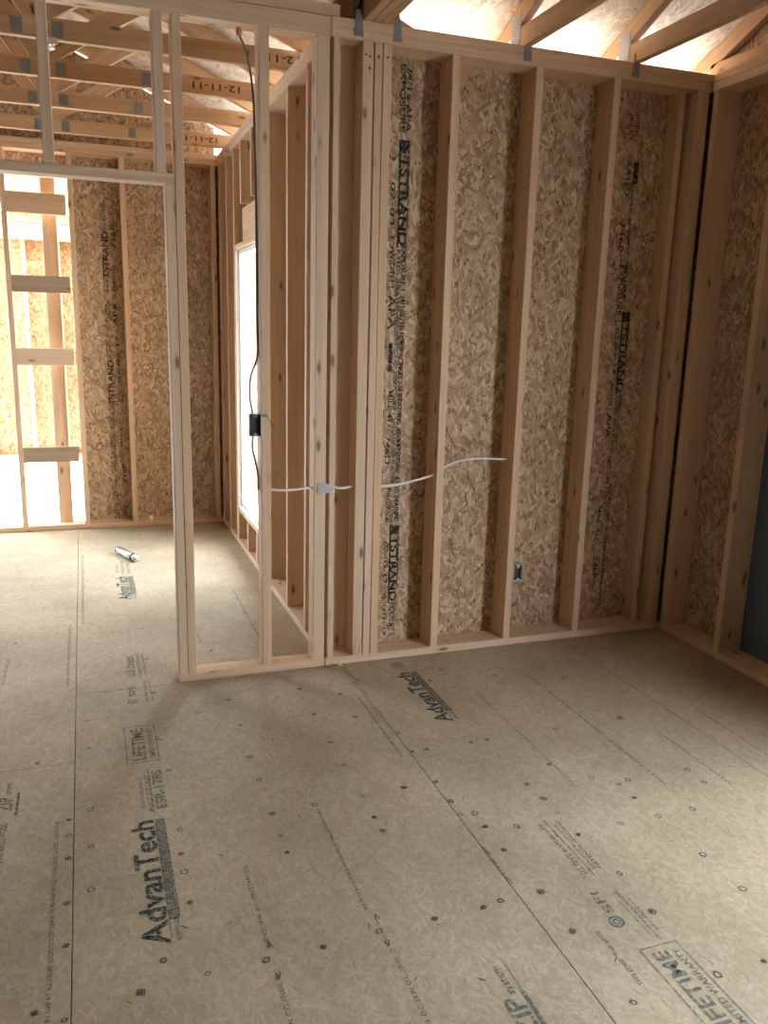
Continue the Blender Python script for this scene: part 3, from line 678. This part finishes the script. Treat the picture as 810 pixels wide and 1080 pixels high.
b2 = [dn('24/16 APA', 1.655, 2.64, .12, .03), dn('EXPOSURE 1', 1.69, 2.66, .14, .016), dn('RATED', 1.66, 2.42, .16, .03), dn(None, 1.70, 2.42, .10, .028), dn('SPACING', 1.695, 2.33, .30, .018),
      dn('746P', 1.648, 2.14, .15, .03), dn('SIZED FOR SPACING', 1.70, 2.1, .33, .014), dn('EXPOSURE 1', 1.665, 1.93, .28, .036), dn('HUD-UM-40', 1.70, 1.95, .20, .022)]
b2 += inv_bar(1.705, 1.70, .42, .05, 'TSTRAND') + [dn('02-03-17', 1.676, 1.62, .24, .022), dn('WIDTH 1', 1.67, 1.34, .14, .024), dn('APA', 1.665, 1.18, .13, .032),
      dn(DENSE[0], 1.705, 1.27, .30, .02), dn(DENSE[1], 1.73, 1.28, .30, .018), dn(DENSE[2], 1.69, .95, .26, .026), dn(DENSE[3], 1.715, .80, .5, .018), dn('746P', 1.655, .40, .13, .03), dn(DENSE[4], 1.71, .55, .45, .014), dn('MILL 417', 1.66, .68, .2, .02)]
lettering(wall_back, INK_WALL, b2)
# far wall prints: read upwards
def upw(t, x, z, W, Hh): return (t, (x, YF+D6, z), Z_, -X_, W, Hh)
b3 = []
for z, l_, k in ((.08, .28, 0), (.42, .3, 1), (.76, .36, 2), (1.18, .30, 3), (1.52, .22, 4), (1.80, .30, 5), (2.16, .3, 0), (2.5, .22, 1)):
    b3 += [upw(DENSE[k], -.712, z, l_, .020), upw(DENSE[(k+3) % 6], -.735, z, l_-.03, .016)]
b3 += [upw('TSTRAND', -.70, 1.9, .34, .05), upw('TSTRAND', -.70, .95, .34, .05), upw('716P', -.650, 2.12, .17, .03), upw('716P', -.640, .33, .15, .03), upw('MILL 417', -.66, .62, .2, .02), upw('02-03-17', -.655, 1.12, .36, .022), upw('APA', -.66, 1.55, .18, .03), upw('WIDTH 1', -.66, 1.80, .2, .02), upw('24/16', -.65, .06, .08, .03)]
lettering(wall_far, INK_WALL, b3)

# ------------------------------------------------------------------ electrical
def rounded_box_shell(bm, x0, x1, y0, y1, z0, z1, t):
    """open-fronted box, its mouth towards -y"""
    bx(bm, x0, x0+t, y0, y1, z0, z1, .0006); bx(bm, x1-t, x1, y0, y1, z0, z1, .0006); bx(bm, x0+t, x1-t, y0, y1, z0, z0+t, .0006); bx(bm, x0+t, x1-t, y0, y1, z1-t, z1, .0006); bx(bm, x0+t, x1-t, y1-t, y1, z0+t, z1-t)
def ebox(x0, x1, y0, y1, z0, z1, lab, name, grp=None, cat='electrical box'):
    t = empty(name, ((x0+x1)/2, y1, z0)); props(t, lab, cat, grp)
    bm = bmesh.new(); rounded_box_shell(bm, x0, x1, y0, y1, z0, z1, .0025); place(t, link('box_body', bm, M_BOXM))
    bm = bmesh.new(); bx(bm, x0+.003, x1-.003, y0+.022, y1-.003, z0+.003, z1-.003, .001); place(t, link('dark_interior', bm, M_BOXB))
    xm = (x0+x1)/2
    for zz, s in ((z0+.004, 1), (z1-.004, -1)):
        bm = bmesh.new()
        a = [bm.verts.new(p) for p in ((xm-.012, y0-.0005, zz), (xm+.012, y0-.0005, zz), (xm+.005, y0-.0005, zz+s*.013), (xm-.005, y0-.0005, zz+s*.013))]
        b_ = [bm.verts.new(v.co+Vector((0, .0016, 0))) for v in a]
        bm.faces.new(a); bm.faces.new(list(reversed(b_)))
        for i in range(4): j = (i+1) % 4; bm.faces.new((a[i], a[j], b_[j], b_[i]))
        bmesh.ops.recalc_face_normals(bm, faces=bm.faces); place(t, link('screw_ear', bm, M_BRIGHT))
    return t
sb = ebox(-.256, -.2003, -.012, .05, 1.112, 1.212, 'metal switch box with dark inside, on the left side of the partition stud', 'switch_box')
bm = bmesh.new(); bx(bm, -.2003, -.175, -.0025, -.0005, 1.195, 1.21); o = link('mounting_strap', bm, M_GALV); place(sb, o)
tube_obj('ground_wire', [(-.21, -.014, 1.205), (-.18, -.018, 1.202), (-.165, -.012, 1.18), (-.150, -.02, 1.155)], .0014, M_BOXB, sb)
ob = ebox(1.0882, 1.138, -.006, .05, .345, .432, 'small pale outlet box low on the right side of the second single stud', 'outlet_box')

ct = tube_obj('cable', [(-.270, .045, 2.715), (-.240, .035, 2.64), (-.216, .045, 2.50), (-.209, .05, 2.30), (-.2055, .05, 2.0), (-.2055, .045, 1.6), (-.2065, .04, 1.46), (-.240, .02, 1.37), (-.245, .02, 1.28), (-.232, .02, 1.205)], .0048, M_CABLEG)
props(ct, 'dark cable running down from the top plate into the switch box', 'cable')
c2 = tube_obj('cable', [(-.232, .02, 1.118), (-.236, .02, 1.06), (-.222, .03, 1.0), (-.207, .045, .93), (-.2065, .045, .88), (-.202, .045, .866)], .005, M_CABLEG)
props(c2, 'short dark cable hanging out of the bottom of the switch box', 'cable')
st = lathe([(.008, 0), (.012, .004), (.012, .03), (.006, .034)], n=14)
o = link('cable_clip', st, M_RED); o.location = (-.270, .045, 2.708); props(o, 'orange-red clip holding the cable under the partition top plate', 'clip')
wc = tube_obj('cable', [(-.157, .03, .866), (-.08, .022, .862), (0, .024, .866), (.0385, .03, .866)], .0062, M_CABLEW); props(wc, 'white cable stretched across the open partition bay between two studs', 'cable')
wc = tube_obj('cable', [(.1385, .03, .864), (.18, .02, .862), (.2335, .028, .868)], .0062, M_CABLEW); props(wc, 'short white cable between the metal nail plate and the triple post', 'cable')
wc = tube_obj('cable', [(.3665, .022, .862), (.45, .018, .868), (.55, .022, .885), (.6415, .035, .905)], .0062, M_CABLEW); props(wc, 'white cable crossing the printed sheathing from the triple post to the next stud', 'cable')
wc = tube_obj('cable', [(.6825, .06, .925), (.78, .05, .965), (.9, .045, .975), (1.0485, .055, .965)], .0052, M_CABLEW); props(wc, 'faint white cable sagging behind the first and second single studs', 'cable')
# nail plate that protects the cable across the crack
bm = bmesh.new(); bx(bm, .055, .135, -.0035, -.0015, .845, .888, .0006)
for k in range(6):
    for j in range(3): bx(bm, .062+k*.0125, .066+k*.0125, -.0045, -.0035, .852+j*.012, .855+j*.012)
o = link('nail_plate', bm, M_BRIGHT); props(o, 'shiny metal nail plate bridging the dark vertical crack beside the white cable', 'metal plate')
# little box under a truss chord
t = empty('ceiling_box', (-1.035, .775, 2.80)); props(t, 'small shiny metal ceiling box hanging on a back-room truss at top left', 'electrical box')
bm = lathe([(.028, 0), (.034, .002), (.034, .034), (.03, .036)], n=8); o = link('box_body', bm, M_BRIGHT); o.location = (-1.0, .79, 2.775); place(t, o)
bm = bmesh.new(); bx(bm, -1.045, -.955, .755, .760, 2.79, 2.818, .001); place(t, link('hanger_bar', bm, M_BRIGHT))
# white plastic clip on the far bottom plate
bm = lathe([(.016, 0), (.02, .01), (.014, .035), (.006, .04)], n=12); o = link('plastic_clip', bm, M_VINYL); o.location = (-.47, YF+.03, BP+.001); props(o, 'tiny white plastic piece sitting on the far bottom plate', 'clip')

# ------------------------------------------------------------------ loose things on the floor
t = empty('caulk_tube', (-.70, 2.17, 0)); props(t, 'silver cylindrical tube with a black and white end lying on the back-room floor', 'tube')
ax = Vector((.11, -.27, 0)).normalized(); base = Vector((-.755, 2.30, .027))
Rm = Matrix((Vector((-ax.y, ax.x, 0)), Vector((0, 0, 1)), ax)).transposed().to_4x4(); 
def lay(name, prof, z, m, n=28):
    o = link(name, lathe(prof, n=n), m); T_ = Rm.copy(); T_.translation = base+ax*z; o.matrix_basis = T_; place(t, o)
lay('tube_body', [(.024, 0), (.0265, .002), (.0265, .222), (.025, .225)], 0, M_BRIGHT)
lay('black_band', [(.0268, 0), (.0275, .002), (.0275, .022), (.0268, .024)], .222, M_BOXB)
lay('white_cap', [(.022, 0), (.024, .003), (.021, .03), (.009, .036), (.006, .052), (.003, .054)], .246, M_VINYL)
lay('bottom_rim', [(.0255, -.004), (.0272, -.002), (.0272, .006), (.0255, .008)], 0, M_GALV)

bm = bmesh.new()    # curled shaving at the seam by the wall
prev = None
for i in range(30):
    a = i/29; x = .10+.085*a; y = -.045+.012*math.sin(a*9); z = .004+.014*abs(math.sin(a*7)); w_ = .011*(1-abs(a-.5))
    r = [bm.verts.new((x, y-w_, z)), bm.verts.new((x+.003, y+w_, z+.004*math.cos(a*8)))]
    if prev: bm.faces.new((prev[0], r[0], r[1], prev[1]))
    prev = r
bmesh.ops.solidify(bm, geom=bm.faces[:], thickness=.0012)
props(link('wood_shaving', bm, M_SHAVE), 'pale curled wood shaving on the floor at the foot of the crack', 'shaving')
bm = lathe([(.001, 0), (.0075, 0), (.0075, .0018), (.003, .0026)], n=14); o = link('nail', bm, M_BRIGHT); o.location = (-.705, -.505, .0015); props(o, 'shiny nail head in the floor right of the boxed word near the doorway', 'nail')
